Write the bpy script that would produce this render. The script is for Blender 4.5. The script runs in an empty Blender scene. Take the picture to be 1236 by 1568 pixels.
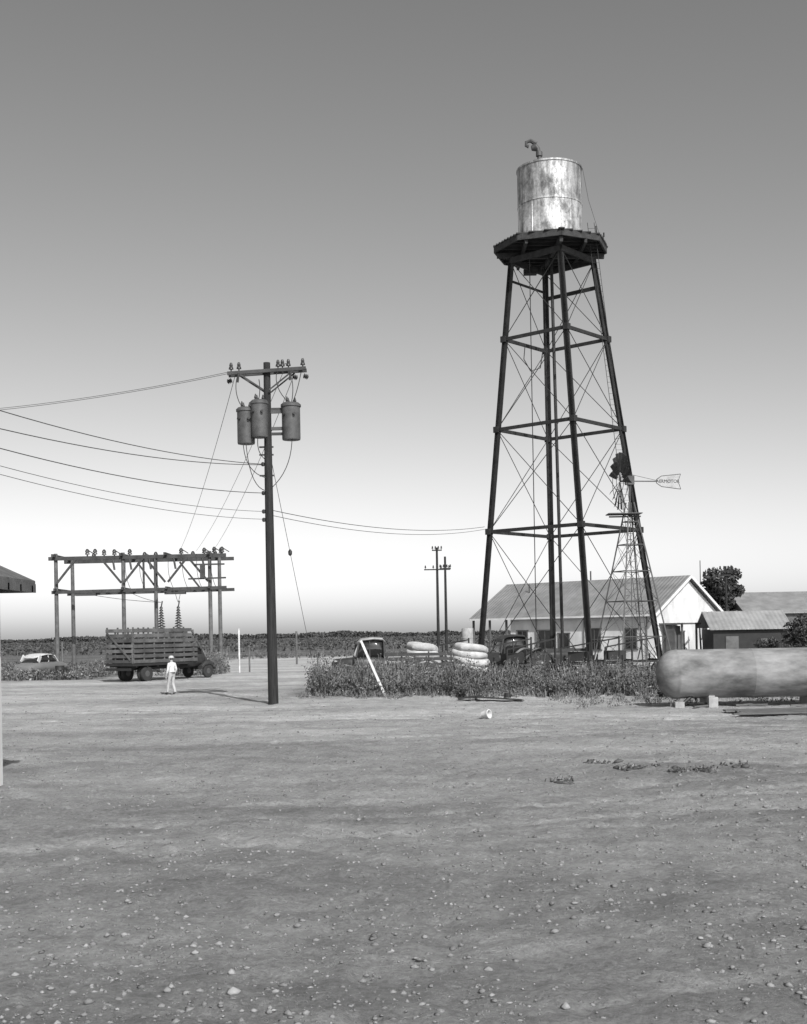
import bpy, math, random
import numpy as np
from mathutils import Vector, Matrix
random.seed(7); rng=np.random.default_rng(11)
scene=bpy.context.scene
H=2.65
# ------------------------------------------------------------------ materials
def mat(name,g,rough=.8,metal=0.,var=.25,scale=3.,bump=0.,bscale=20.,island=0.,stretch=(1,1,1),spec=.3,fine=0.):
    m=bpy.data.materials.new(name); m.use_nodes=True; nt=m.node_tree; N=nt.nodes; L=nt.links
    b=N['Principled BSDF']; b.inputs['Roughness'].default_value=rough; b.inputs['Metallic'].default_value=metal
    b.inputs['Specular IOR Level'].default_value=spec
    tc=N.new('ShaderNodeTexCoord'); mp=N.new('ShaderNodeMapping'); mp.inputs['Scale'].default_value=stretch
    L.new(tc.outputs['Object'],mp.inputs['Vector'])
    no=N.new('ShaderNodeTexNoise'); no.inputs['Scale'].default_value=scale; no.inputs['Detail'].default_value=6; no.inputs['Roughness'].default_value=.62
    L.new(mp.outputs[0],no.inputs['Vector'])
    mr=N.new('ShaderNodeMapRange'); mr.inputs[1].default_value=.3; mr.inputs[2].default_value=.7
    mr.inputs[3].default_value=g*(1-var); mr.inputs[4].default_value=min(.95,g*(1+var))
    L.new(no.outputs['Fac'],mr.inputs[0]); out=mr.outputs[0]
    if island>0:
        ge=N.new('ShaderNodeNewGeometry'); m2=N.new('ShaderNodeMapRange')
        m2.inputs[3].default_value=1-island; m2.inputs[4].default_value=1+island
        L.new(ge.outputs['Random Per Island'],m2.inputs[0])
        mu=N.new('ShaderNodeMath'); mu.operation='MULTIPLY'; L.new(out,mu.inputs[0]); L.new(m2.outputs[0],mu.inputs[1]); out=mu.outputs[0]
    cc=N.new('ShaderNodeCombineColor')
    for i in range(3): L.new(out,cc.inputs[i])
    L.new(cc.outputs[0],b.inputs['Base Color'])
    if bump>0:
        n2=N.new('ShaderNodeTexNoise'); n2.inputs['Scale'].default_value=bscale; n2.inputs['Detail'].default_value=5
        L.new(mp.outputs[0],n2.inputs['Vector'])
        bp=N.new('ShaderNodeBump'); bp.inputs['Strength'].default_value=bump; bp.inputs['Distance'].default_value=.03
        L.new(n2.outputs['Fac'],bp.inputs['Height']); L.new(bp.outputs[0],b.inputs['Normal'])
    return m
M={}
M['steel']=mat('dark_painted_steel',.022,.65,.0,.4,2.)
M['platwood']=mat('tarred_planks',.035,.85,0,.4,3,.3)
M['polewood']=mat('creosote_pole',.028,.88,0,.45,2,.4,15,stretch=(6,6,.6),spec=.15)
M['greywood']=mat('weathered_timber',.1,.85,0,.35,2,.3,15)
M['rackwood']=mat('rack_timber',.05,.85,0,.4,1.5,.2)
M['palewood']=mat('pale_board',.48,.8,0,.25,4)
M['xfmr']=mat('transformer_enamel',.075,.5,.1,.35,2.5)
M['porc']=mat('dark_porcelain',.035,.3,0,.1,2)
M['wire']=mat('aged_wire',.06,.5,.3,.1,1)
M['white']=mat('white_paint',.58,.75,0,.14,1.2,.15,6)
M['wallwhite']=mat('whitewashed_wall',.56,.85,0,.25,.7,.2,8,stretch=(1,1,.5))
M['glass']=mat('dark_glass',.02,.08,0,.1,1,spec=.6)
M['dark']=mat('black_paint',.022,.55,0,.3,2)
M['tire']=mat('tire_rubber',.03,.85,0,.2,4)
M['truckpaint']=mat('truck_paint',.035,.45,0,.4,2,spec=.4)
M['cabroof']=mat('cab_roof_highlight',.28,.6,0,.3,3)  # roof highlight put into the colour, paler than the cab paint
M['slat']=mat('stake_slats',.09,.8,0,.4,1.5,.2,10,island=.4)
M['carpaint']=mat('car_paint',.14,.35,0,.1,2,spec=.6)
M['carwhite']=mat('car_white_top',.5,.4,0,.1,2,spec=.5)
M['chrome']=mat('chrome',.5,.25,.9,.1,2)
M['sack']=mat('canvas_sacking',.4,.92,0,.3,2.2,.5,10)
M['concrete']=mat('concrete',.3,.9,0,.3,3,.3,12)
M['weed']=mat('weed_foliage',.075,.75,0,.5,.6,island=.7)
M['weeddry']=mat('dry_stems',.19,.8,0,.3,.6,island=.5)
M['leaf']=mat('tree_foliage',.05,.7,0,.3,.8,island=.6)
M['crop']=mat('crop_foliage',.07,.8,0,.35,.02,island=.4)
M['haze_tree']=mat('far_tree_foliage',.055,.9,0,.2,.02,island=.3)
M['bark']=mat('bark',.1,.9,0,.3,3,.4)
M['mill']=mat('galvanized_mill',.07,.6,.3,.3,2)
M['vane']=mat('vane_sheet',.34,.7,.0,.25,3)
M['soil']=mat('dirt_clods',.185,.97,0,.3,6,.5,20,island=.3,spec=.03)
M['sod']=mat('dark_sod',.08,.95,0,.3,6,.5,20,island=.35,spec=.03)
M['rock']=mat('pebbles',.3,.97,0,.25,6,.3,30,island=.35,spec=.03)
M['skin']=mat('skin',.3,.6,0,.08,10)
M['shirt']=mat('shirt_cloth',.55,.9,0,.12,8,.3,14)
M['pants']=mat('trouser_cloth',.38,.9,0,.14,8,.3,14)
M['shoe']=mat('shoe_leather',.05,.6)
M['hair']=mat('dark_hair',.03,.7)
M['cap']=mat('cap_cloth',.4,.9)

# galvanised tank: dull zinc plates with streaked stains
def tankmat():
    m=bpy.data.materials.new('galvanized_tank'); m.use_nodes=True; nt=m.node_tree;N=nt.nodes;L=nt.links
    b=N['Principled BSDF']; tc=N.new('ShaderNodeTexCoord')
    def noise(sc,det,ro,st):
        mp=N.new('ShaderNodeMapping'); mp.inputs['Scale'].default_value=st; L.new(tc.outputs['Object'],mp.inputs[0])
        n=N.new('ShaderNodeTexNoise'); n.inputs['Scale'].default_value=sc; n.inputs['Detail'].default_value=det; n.inputs['Roughness'].default_value=ro; L.new(mp.outputs[0],n.inputs['Vector']); return n.outputs['Fac']
    def mr(i,a,c,d,e):
        q=N.new('ShaderNodeMapRange'); q.inputs[1].default_value=a;q.inputs[2].default_value=c;q.inputs[3].default_value=d;q.inputs[4].default_value=e; L.new(i,q.inputs[0]); return q.outputs[0]
    def mul(a,c):
        q=N.new('ShaderNodeMath'); q.operation='MULTIPLY'; L.new(a,q.inputs[0]); L.new(c,q.inputs[1]); return q.outputs[0]
    blot=mr(noise(1.0,9,.72,(1,1,.7)),.4,.58,.32,1.); streak=mr(noise(3.5,5,.6,(1,1,.12)),.38,.58,.55,1.05); fine=mr(noise(8,6,.75,(1,1,1)),.35,.6,.72,1.1)
    sx=N.new('ShaderNodeSeparateXYZ'); L.new(tc.outputs['Object'],sx.inputs[0])
    up=mr(sx.outputs[2],28.4,28.6,1.,.7)
    x=mul(mul(blot,streak),mul(fine,up)); sc=N.new('ShaderNodeMath'); sc.operation='MULTIPLY'; sc.inputs[1].default_value=.68; L.new(x,sc.inputs[0])
    cc=N.new('ShaderNodeCombineColor')
    for i in range(3): L.new(sc.outputs[0],cc.inputs[i])
    L.new(cc.outputs[0],b.inputs['Base Color']); b.inputs['Metallic'].default_value=.6
    L.new(mr(x,.1,.8,.7,.46),b.inputs['Roughness'])
    bp=N.new('ShaderNodeBump'); bp.inputs['Strength'].default_value=.6; bp.inputs['Distance'].default_value=.14
    L.new(noise(1.3,3,.5,(1,1,.7)),bp.inputs['Height']); L.new(bp.outputs[0],b.inputs['Normal'])
    return m
M['galv']=tankmat()
M['lpg']=mat('dull_silver_paint',.175,.8,.0,.6,1.3,.25,6,stretch=(.6,1.2,1.5),spec=.1)
def corr(name,g,axis,sc,var=.25):
    m=mat(name,g,.65,.15,var,.8); nt=m.node_tree;N=nt.nodes;L=nt.links
    tc=N.new('ShaderNodeTexCoord'); w=N.new('ShaderNodeTexWave'); w.bands_direction=axis; w.inputs['Scale'].default_value=sc
    L.new(tc.outputs['Object'],w.inputs['Vector']); bp=N.new('ShaderNodeBump'); bp.inputs['Distance'].default_value=.03; bp.inputs['Strength'].default_value=.9
    L.new(w.outputs['Fac'],bp.inputs['Height']); L.new(bp.outputs[0],N['Principled BSDF'].inputs['Normal']); return m
M['roof']=corr('corrugated_roof',.21,'Y',1.0)
M['roofp']=corr('pale_corrugated_roof',.25,'X',1.0)
# ------------------------------------------------------------------ mesh builder
class MB:
    def __init__(s,T=None): s.v=[];s.f=[];s.m=[];s.T=T
    def add(s,vs,fs,mi=0):
        o=len(s.v)
        for p in vs:
            p=Vector(p); s.v.append(tuple(s.T@p) if s.T else tuple(p))
        for f in fs: s.f.append([i+o for i in f]); s.m.append(mi)
    def box(s,c,size,mi=0,R=None):
        x,y,z=[k/2 for k in size]; c=Vector(c)
        vs=[Vector((a*x,b*y,d*z)) for d in(-1,1) for b in(-1,1) for a in(-1,1)]
        if R is not None: vs=[R@p for p in vs]
        s.add([p+c for p in vs],[(0,2,3,1),(4,5,7,6),(0,1,5,4),(2,6,7,3),(0,4,6,2),(1,3,7,5)],mi)
    def beam(s,p0,p1,w,h=None,mi=0,up=(0,0,1)):
        h=h or w; p0=Vector(p0);p1=Vector(p1); d=(p1-p0).normalized(); u=Vector(up)
        if abs(d.dot(u))>.95: u=Vector((0,1,0)) if abs(d.y)<.9 else Vector((1,0,0))
        a=d.cross(u).normalized(); b=a.cross(d)
        vs=[]
        for p in(p0,p1):
            for i,j in((-1,-1),(1,-1),(1,1),(-1,1)): vs.append(p+a*i*w/2+b*j*h/2)
        s.add(vs,[(3,2,1,0),(4,5,6,7),(0,1,5,4),(1,2,6,5),(2,3,7,6),(3,0,4,7)],mi)
    def angle(s,p0,p1,w,t,ax,ay,mi=0):
        p0=Vector(p0);p1=Vector(p1);ax=Vector(ax);ay=Vector(ay)
        for A,B in((ax,ay),(ay,ax)):
            vs=[]
            for p in(p0,p1):
                vs+=[p,p+A*w,p+A*w+B*t,p+B*t]
            s.add(vs,[(3,2,1,0),(4,5,6,7),(0,1,5,4),(1,2,6,5),(2,3,7,6),(3,0,4,7)],mi)
    def tube(s,p0,p1,r0,r1=None,n=10,mi=0):
        s.path([p0,p1],[r0,r0 if r1 is None else r1],n,mi)
    def path(s,pts,r,n=6,mi=0):
        pts=[Vector(p) for p in pts]; k=len(pts)
        if not isinstance(r,(list,tuple)): r=[r]*k
        vs=[];fs=[]
        pa=None
        for i,p in enumerate(pts):
            d=(pts[min(i+1,k-1)]-pts[max(i-1,0)]).normalized()
            if pa is None:
                u=Vector((0,0,1)) if abs(d.z)<.9 else Vector((1,0,0)); a=d.cross(u).normalized()
            else:
                a=(pa-d*pa.dot(d)).normalized()
            pa=a; b=d.cross(a)
            for j in range(n):
                t=2*math.pi*j/n; vs.append(p+(a*math.cos(t)+b*math.sin(t))*r[i])
        for i in range(k-1):
            for j in range(n):
                j2=(j+1)%n; fs.append((i*n+j,i*n+j2,(i+1)*n+j2,(i+1)*n+j))
        fs.append(tuple(range(n))[::-1]); fs.append(tuple((k-1)*n+j for j in range(n)))
        s.add(vs,fs,mi)
    def lathe(s,prof,c,n=24,mi=0,axis=(0,0,1)):
        c=Vector(c); ax=Vector(axis).normalized(); u=Vector((1,0,0)) if abs(ax.x)<.9 else Vector((0,0,1))
        a=ax.cross(u).normalized(); b=ax.cross(a)
        vs=[];fs=[];k=len(prof)
        for r,z in prof:
            for j in range(n):
                t=2*math.pi*j/n; vs.append(c+ax*z+(a*math.cos(t)+b*math.sin(t))*max(r,1e-4))
        for i in range(k-1):
            for j in range(n):
                j2=(j+1)%n; fs.append((i*n+j,i*n+j2,(i+1)*n+j2,(i+1)*n+j))
        fs.append(tuple(range(n))[::-1]); fs.append(tuple((k-1)*n+j for j in range(n)))
        s.add(vs,fs,mi)
    def loft(s,secs,mi=0,n=20,p=3.5):
        vs=[];fs=[]
        for x,w,z0,z1 in secs:
            for j in range(n):
                t=2*math.pi*j/n; cx,sx=math.cos(t),math.sin(t)
                yy=w*math.copysign(abs(cx)**(2/p),cx); zz=(z0+z1)/2+(z1-z0)/2*math.copysign(abs(sx)**(2/p),sx)
                vs.append((x,yy,zz))
        k=len(secs)
        for i in range(k-1):
            for j in range(n):
                j2=(j+1)%n; fs.append((i*n+j,i*n+j2,(i+1)*n+j2,(i+1)*n+j))
        fs.append(tuple(range(n))[::-1]); fs.append(tuple((k-1)*n+j for j in range(n)))
        s.add(vs,fs,mi)
    def wheel(s,c,r,w,axis,mi=0,mh=1):
        s.lathe([(r*.55,-w*.42),(r*.8,-w*.5),(r*.96,-w*.42),(r,-w*.2),(r,w*.2),(r*.96,w*.42),(r*.8,w*.5),(r*.55,w*.42)],c,20,mi,axis)
        s.lathe([(r*.12,-w*.46),(r*.3,-w*.46),(r*.54,-w*.36),(r*.54,w*.36),(r*.3,w*.46),(r*.12,w*.46)],c,16,mh,axis)
    def obj(s,name,mats,parent=None,smooth=True,origin=None):
        me=bpy.data.meshes.new(name); vs=s.v
        me.from_pydata(vs,[],s.f)
        for m in mats: me.materials.append(M[m])
        me.polygons.foreach_set('material_index',s.m)
        if smooth:
            me.polygons.foreach_set('use_smooth',[True]*len(s.f)); me.set_sharp_from_angle(angle=math.radians(38))
        me.update(); o=bpy.data.objects.new(name,me); scene.collection.objects.link(o)
        if parent: attach(o,parent)
        return o
def attach(o,parent):
    o.parent=parent; o.matrix_parent_inverse=Matrix.Translation(parent.location).inverted()
def empty(name,loc):
    e=bpy.data.objects.new(name,None); e.location=loc; e.empty_display_size=.5; scene.collection.objects.link(e); return e
def np_mesh(name,V,F,mats,smooth=False,mi=None):
    me=bpy.data.meshes.new(name); n=len(V); k=F.shape[1]; m=len(F)
    me.vertices.add(n); me.vertices.foreach_set('co',V.astype(np.float32).ravel())
    me.loops.add(m*k); me.loops.foreach_set('vertex_index',F.astype(np.int32).ravel())
    me.polygons.add(m); me.polygons.foreach_set('loop_start',np.arange(0,m*k,k,dtype=np.int32))
    for q in mats: me.materials.append(M[q])
    if mi is not None: me.polygons.foreach_set('material_index',mi.astype(np.int32))
    if smooth: me.polygons.foreach_set('use_smooth',np.ones(m,bool))
    me.update(calc_edges=True)
    o=bpy.data.objects.new(name,me); scene.collection.objects.link(o); return o
def leaves(C,size,aspect=.4,upbias=0.):
    n=len(C); u=rng.normal(size=(n,3)); u[:,2]+=upbias*np.sign(rng.random(n)+.2); u/=np.linalg.norm(u,axis=1)[:,None]
    w=rng.normal(size=(n,3)); v=np.cross(u,w); v/=np.linalg.norm(v,axis=1)[:,None]
    s=size[:,None] if hasattr(size,'__len__') else size
    V=np.stack([C-u*s*.5,C+v*s*aspect*.5+u*s*.05,C+u*s*.5,C-v*s*aspect*.5+u*s*.05],1).reshape(-1,3)
    F=np.arange(4*n).reshape(n,4); return V,F
_tab=rng.random((256,256))
def vn(x,y):
    xi=np.floor(x).astype(int); yi=np.floor(y).astype(int); fx=x-xi; fy=y-yi
    fx=fx*fx*(3-2*fx); fy=fy*fy*(3-2*fy)
    t=lambda a,b:_tab[a%256,b%256]
    return (t(xi,yi)*(1-fx)+t(xi+1,yi)*fx)*(1-fy)+(t(xi,yi+1)*(1-fx)+t(xi+1,yi+1)*fx)*fy-.5
def sm(a,b,x):
    t=np.clip((x-a)/(b-a),0,1); return t*t*(3-2*t)
# ------------------------------------------------------------------ ground
def tracks(x,y):
    t=np.zeros_like(x); k=np.zeros_like(x)
    def line(x0,y0,x1,y1,w,am,curv=0):
        L=math.hypot(x1-x0,y1-y0); dx,dy=(x1-x0)/L,(y1-y0)/L
        s=(x-x0)*dx+(y-y0)*dy; q=-(x-x0)*dy+(y-y0)*dx-curv*(s/L)*(1-s/L)*4+.12*vn(s*.4,s*0+3)
        e=sm(-2,1,s)*(1-sm(L-1,L+2,s))*np.clip(.75+1.3*vn(s*.35+x0,s*0+y0),0,1)
        for o in(-.75,.75):
            p=am*e*np.exp(-((q-o)/w)**4)
            k[:]=np.where(p>t,np.cos(s*2*math.pi/.3+np.abs(q-o)*14)*p,k); t[:]=np.maximum(t,p)
    line(-22,34,6,38,.18,.9,3); line(-18,28,16,37,.16,.8,-2); line(16,26,-2,40,.16,1,1.5); line(18,30,2,42,.18,.9,2)
    line(20,22,-12,30,.15,.8,2); line(-9,12,14,19,.15,.7,2.5); line(-6,8,10,15,.14,.6,-1.5); line(10,8,-8,22,.14,.5,2)
    line(-25,48,-2,45,.2,.8,-2); line(-30,62,0,50,.25,.9,2); line(4,8,16,24,.14,.6,-1); line(-12,18,12,24,.14,.7,-2)
    line(-14,24,18,32,.15,.8,3); line(-10,15,9,17,.14,.6,1); line(20,33,-4,36,.18,.9,-2)
    return t,k
ys=np.concatenate([np.linspace(-60,5,30)[:-1],5*np.exp(np.arange(0,1,1/1400)*math.log(5000/5))])
xs=np.sinh(np.linspace(-1,1,480)*7.6); xs=xs/xs[-1]*3000
xs=np.unique(np.concatenate([np.linspace(-7,7,310),np.linspace(-16,-7,110)[:-1],np.linspace(7,16,110)[1:],xs[np.abs(xs)>16.05]]))
X,Y=np.meshgrid(xs,ys)
fade=1-sm(60,120,Y)
tr,cleat=tracks(X,Y); tr=tr*fade; cleat=cleat*fade
near=1-sm(18,45,Y)
dim=np.maximum(0,vn(X*2.9+31,Y*2.9+11)-.1)*np.where(vn(X*.5,Y*.5+40)>-.1,1,.3)
Z=fade*(.05*vn(X*.35,Y*.35)+.04*vn(X*1.3+9,Y*1.3)+.045*vn(X*3.7,Y*3.7+5)+.03*vn(X*8,Y*8)*near-.12*dim*near-.04*tr+.015*cleat)
V=np.stack([X,Y,Z],-1).reshape(-1,3)
ny,nx=X.shape; idx=np.arange(ny*nx).reshape(ny,nx)
F=np.stack([idx[:-1,:-1],idx[:-1,1:],idx[1:,1:],idx[1:,:-1]],-1).reshape(-1,4)
gm=bpy.data.materials.new('packed_dirt'); gm.use_nodes=True; nt=gm.node_tree;N=nt.nodes;L=nt.links; b=N['Principled BSDF']
b.inputs['Roughness'].default_value=.97; b.inputs['Specular IOR Level'].default_value=.05
tc=N.new('ShaderNodeTexCoord')
def nz(sc,det=6,ro=.6,src=None):
    n=N.new('ShaderNodeTexNoise'); n.inputs['Scale'].default_value=sc; n.inputs['Detail'].default_value=det; n.inputs['Roughness'].default_value=ro
    L.new(src or tc.outputs['Object'],n.inputs['Vector']); return n.outputs['Fac']
def mrange(i,a,bb,c,d):
    m=N.new('ShaderNodeMapRange'); m.inputs[1].default_value=a;m.inputs[2].default_value=bb;m.inputs[3].default_value=c;m.inputs[4].default_value=d; L.new(i,m.inputs[0]); return m.outputs[0]
def mth(op,a,c):
    m=N.new('ShaderNodeMath'); m.operation=op
    for i,q in enumerate((a,c)):
        if isinstance(q,(int,float)): m.inputs[i].default_value=q
        else: L.new(q,m.inputs[i])
    return m.outputs[0]
mpx=N.new('ShaderNodeMapping'); mpx.inputs['Scale'].default_value=(.35,1,1); mpx.inputs['Rotation'].default_value=(0,0,.15); L.new(tc.outputs['Object'],mpx.inputs[0])
big=mrange(nz(.25,6,.6,mpx.outputs[0]),.34,.66,.68,1.2); mid=mrange(nz(1.1,10,.8),.32,.68,.7,1.28); fin=mrange(nz(14,8,.85),.32,.68,.6,1.36)
g=mth('MULTIPLY',mth('MULTIPLY',big,mid),fin)
at=N.new('ShaderNodeAttribute'); at.attribute_name='tone'; g=mth('MULTIPLY',g,at.outputs['Fac'])
cc=N.new('ShaderNodeCombineColor')
for i in range(3): L.new(g,cc.inputs[i])
L.new(cc.outputs[0],b.inputs['Base Color'])
hh=mth('ADD',mth('MULTIPLY',nz(4,10,.8),1.2),mth('MULTIPLY',nz(24,6,.85),.6))
bp=N.new('ShaderNodeBump'); bp.inputs['Strength'].default_value=1.; bp.inputs['Distance'].default_value=.1; L.new(hh,bp.inputs['Height']); L.new(bp.outputs[0],b.inputs['Normal'])
M['ground']=gm
tone=.36+.08*sm(16,46,Y)+.11*tr+.06*cleat
veg=np.maximum(sm(135,160,Y+10*vn(X*.1,Y*.1)), sm(-17.5,-21,X+1.5*vn(X*.5,Y*.5))*sm(76,82,Y+2*vn(X*.4,Y*.4)))
road=np.exp(-((Y-128-.15*X)/7)**2); veg=veg*(1-.8*road*(X>-18))
wp=sm(-6,-4,X)*(1-sm(17,20,X))*sm(-1,1.5,Y-(51.5-.2*X))*(1-sm(100,115,Y)); veg=np.maximum(veg,.75*wp)
tone=tone*(1-veg)+veg*(.14+.06*vn(X*.4,Y*.4)-.04*sm(170,260,Y))
ground=np_mesh('ground',V,F,['ground'],True)
a=ground.data.attributes.new('tone','FLOAT','POINT'); a.data.foreach_set('value',tone.ravel().astype(np.float32))

def rocks(name,n,matn,smin,smax,dmin,dmax,pts=None,pw=2.2,sink=.25,clump=.12):
    ico=np.array([(0,0,1),(.9,0,.3),(.28,.85,.3),(-.72,.53,.3),(-.72,-.53,.3),(.28,-.85,.3),(.72,.53,-.3),(-.28,.85,-.3),(-.9,0,-.3),(-.28,-.85,-.3),(.72,-.53,-.3),(0,0,-1)])
    fi=np.array([(0,1,2),(0,2,3),(0,3,4),(0,4,5),(0,5,1),(1,6,2),(2,7,3),(3,8,4),(4,9,5),(5,10,1),(6,7,2),(7,8,3),(8,9,4),(9,10,5),(10,6,1),(11,7,6),(11,8,7),(11,9,8),(11,10,9),(11,6,10)])
    if pts is None:
        m=n*3; y=dmin*(dmax/dmin)**rng.random(m); x=(rng.random(m)-.5)*.95*y
        keep=(vn(x*.6+3,y*.4)+.5*rng.random(m))>clump; x,y=x[keep][:n],y[keep][:n]; pts=np.stack([x,y],1)
    n=len(pts)
    s=smin*(smax/smin)**(rng.random(n)**pw)
    P=ico[None]*(1+.7*(rng.random((n,12,1))-.5))*s[:,None,None]*np.stack([1+.5*rng.random(n),1+.5*rng.random(n),.6+.3*rng.random(n)],1)[:,None,:]
    gx=np.clip(np.searchsorted(xs,pts[:,0]),0,nx-1); gy=np.clip(np.searchsorted(ys,pts[:,1]),0,ny-1)
    P=P+np.stack([pts[:,0],pts[:,1],s*sink+Z[gy,gx]],1)[:,None,:]
    Fq=(fi[None]+12*np.arange(n)[:,None,None]).reshape(-1,3)
    return np_mesh(name,P.reshape(-1,3),Fq,[matn])
rocks('gravel',2200,'rock',.003,.012,6,60,None,3.0,.0)
rocks('dirt_clods',28000,'soil',.005,.03,6,62,None,2.6,.05,-.02)
def heap(n,cx,cy,r): 
    return np.stack([cx+r*rng.normal(size=n),cy+r*.5*rng.normal(size=n)],1)
sod=np.concatenate([heap(40,5.2,22.6,.26),heap(30,4.3,23.3,.18),heap(20,2.75,21.4,.07),heap(12,6.4,23.3,.3),heap(8,3.9,24.4,.2)])
rocks('sod_clumps',0,'sod',.02,.075,0,0,sod)
rocks('pale_stone',0,'concrete',.045,.05,0,0,np.array([[-1.32,9.15]]))

# ------------------------------------------------------------------ vegetation
def weedpatch(name,pos,hts,leafn=50,ls=(.06,.15),dry=.2,wid=.28,mats=('weed','weeddry')):
    Cs=[];S=[];SV=[];SF=[];o=0
    for (x,y),h in zip(pos,hts):
        ns=random.randint(3,6); th=rng.random(ns)*6.28; ln=rng.random(ns)*wid*h
        for k in range(ns):
            bx,by=x+rng.normal()*.07,y+rng.normal()*.07; hk=h*(.6+.5*rng.random())
            tx,ty=bx+math.cos(th[k])*ln[k],by+math.sin(th[k])*ln[k]
            m=max(3,int(leafn/ns)); t=rng.random(m)**.7
            rad=(.24*(1-t)+.05)*min(h,1.4)
            an=rng.random(m)*6.28
            C=np.stack([bx+(tx-bx)*t+rad*np.cos(an),by+(ty-by)*t+rad*np.sin(an),hk*(.05+.97*t)],1); Cs.append(C); S.append((ls[0]+(ls[1]-ls[0])*rng.random(m))*(1.15-.55*t))
            w=.008
            SV+= [(bx-w,by,0),(bx+w,by,0),(tx+w*.5,ty,hk),(tx-w*.5,ty,hk)]; SF.append((o,o+1,o+2,o+3)); o+=4
    C=np.concatenate(Cs);S=np.concatenate(S)
    V1,F1=leaves(C,S,.5,.4); V2=np.array(SV);F2=np.array(SF)+len(V1)
    mi=np.concatenate([(rng.random(len(F1))<dry).astype(int),np.ones(len(F2),int)])
    return np_mesh(name,np.concatenate([V1,V2]),np.concatenate([F1,F2]),list(mats),mi=mi)
pos=[];ht=[]
def front(x): return 52.8-.36*(x+4.2)+.8*math.sin(x*1.7)+.5*math.sin(x*4.1)
while len(pos)<1750:
    x=random.uniform(-4.0,13.5); dy=random.random()**1.5*12; y=front(x)+dy
    if x>8.2 and y<45: continue
    if x<-3.2 and dy>5: continue
    n=float(vn(np.array([x*.8]),np.array([y*.5]))[0]); n2=float(vn(np.array([x*2.3+7]),np.array([y*1.1]))[0])
    if n+.6*n2<-.3: continue
    hbase=1.28-.02*(x+4)
    if x>9.5: hbase=.9
    h=hbase*(.38+1.3*max(0,n+.36)+.65*n2)*(.75+.35*random.random()); h*=.4+.6*min(1,dy/1.4) if dy<1.4 else 1
    if random.random()<.03: h*=1.45
    pos.append((x,y)); ht.append(min(1.8,max(.22,h)))
weedpatch('weed_patch',pos,ht,80,(.07,.2),.1,.5)
pos=[(random.uniform(5.5,9.2),random.uniform(40.5,48)) for _ in range(60)]; pos+=[(random.uniform(8.5,18),random.uniform(42.3,50)) for _ in range(170)]
pos+=[(x:=random.uniform(-4.6,8),front(x)-random.random()**2*1.6) for _ in range(240)]
pos+=[tuple(p+rng.normal(size=2)*.05) for p in sod[::4]]
weedpatch('grass_tufts',pos,[random.uniform(.08,.36) if p[1]>30 else random.uniform(.04,.12) for p in pos],26,(.04,.1),.35,.7)
pos=[];ht=[]
while len(pos)<1300:
    x=random.uniform(-48,-20.3);y=random.uniform(79,128)
    n=float(vn(np.array([x*.25]),np.array([y*.2]))[0])
    if n<-.25: continue
    pos.append((x,y)); ht.append(max(.2,(.45+.9*n)*random.uniform(.6,1.2)))
for k in range(260):
    pos.append((random.gauss(-14.6,.9),random.gauss(86,1.5))); ht.append(random.uniform(.6,1.9))
for k in range(700):
    x=random.uniform(-20,60); y=random.uniform(138,160); pos.append((x,y)); ht.append(random.uniform(.2,.6))
for k in range(130):
    pos.append((random.gauss(-24.6,1.6),random.gauss(80.2,.6))); ht.append(random.uniform(.25,.7))
weedpatch('roadside_grass',pos,ht,34,(.12,.3),.35)
n=52000; y=200*(800/200)**rng.random(n); row=np.exp(np.round(np.log(y)*16)/16); y=row*(1+.012*rng.normal(size=n)); x=(rng.random(n)-.5)*1.1*y
C=np.stack([x,y,.05+.45*rng.random(n)],1); V1,F1=leaves(C,.35+.4*rng.random(n)+y/1300,.6); np_mesh('crop_field',V1,F1,['crop'])
n=22000; x=(rng.random(n)-.5)*1300; hmax=np.maximum(1.6,2.6+2.6*np.maximum(0,vn(x*.02,x*0+2)+.05)+1.3*vn(x*.09,x*0+7)+.9*vn(x*.3,x*0+3)); z=hmax*rng.random(n)**.8
C=np.stack([x,900+30*rng.random(n),z],1); V1,F1=leaves(C,1.5+1.3*rng.random(n),.7); np_mesh('distant_treeline',V1,F1,['haze_tree'])
def tree(name,x,y,h,r,trunk_r=.2,n=5000,ls=.3,low=.25):
    e=empty(name,(x,y,0)); mb=MB()
    mb.path([(x,y,-.1),(x+.1,y,h*.25),(x-.05,y+.1,h*.55),(x,y,h*.85)],[trunk_r,trunk_r*.8,trunk_r*.5,.04],8)
    cl=[]
    for k in range(16):
        a=k*2.4; zz=h*(low+.1+.6*random.random()); rr=r*(.35+.5*random.random())*math.sqrt(max(.1,1-((zz/h-.6)/.5)**2))
        tip=(x+rr*math.cos(a),y+rr*math.sin(a),zz+.1*h); mb.path([(x,y,zz*.7),((x+tip[0])/2,(y+tip[1])/2,zz*.9),tip],[trunk_r*.4,trunk_r*.25,.03],6); cl.append((tip,r*random.uniform(.28,.46)))
    for k in range(8): cl.append(((x+random.gauss(0,r*.25),y+random.gauss(0,r*.25),h*random.uniform(.55,.88)),r*random.uniform(.25,.42)))
    mb.obj('trunk_and_limbs',['bark'],e)
    Cs=[]
    for c,cr in cl:
        m=n//len(cl); d=rng.normal(size=(m,3)); d/=np.linalg.norm(d,axis=1)[:,None]; Cs.append(np.array(c)+d*cr*(rng.random((m,1))**.45)*np.array([1,1,.8]))
    C=np.concatenate(Cs); V1,F1=leaves(C,ls*(.6+.8*rng.random(len(C))),.6); o=np_mesh('crown',V1,F1,['leaf']); attach(o,e)
tree('shade_tree',33.6,131,7.9,2.5,.3,8000,.4)
tree('shade_tree',36.0,138,6.9,2.4,.3,4500,.4)
tree('tall_shrub',25.6,79,3.5,1.3,.08,2600,.2,.1)
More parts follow.
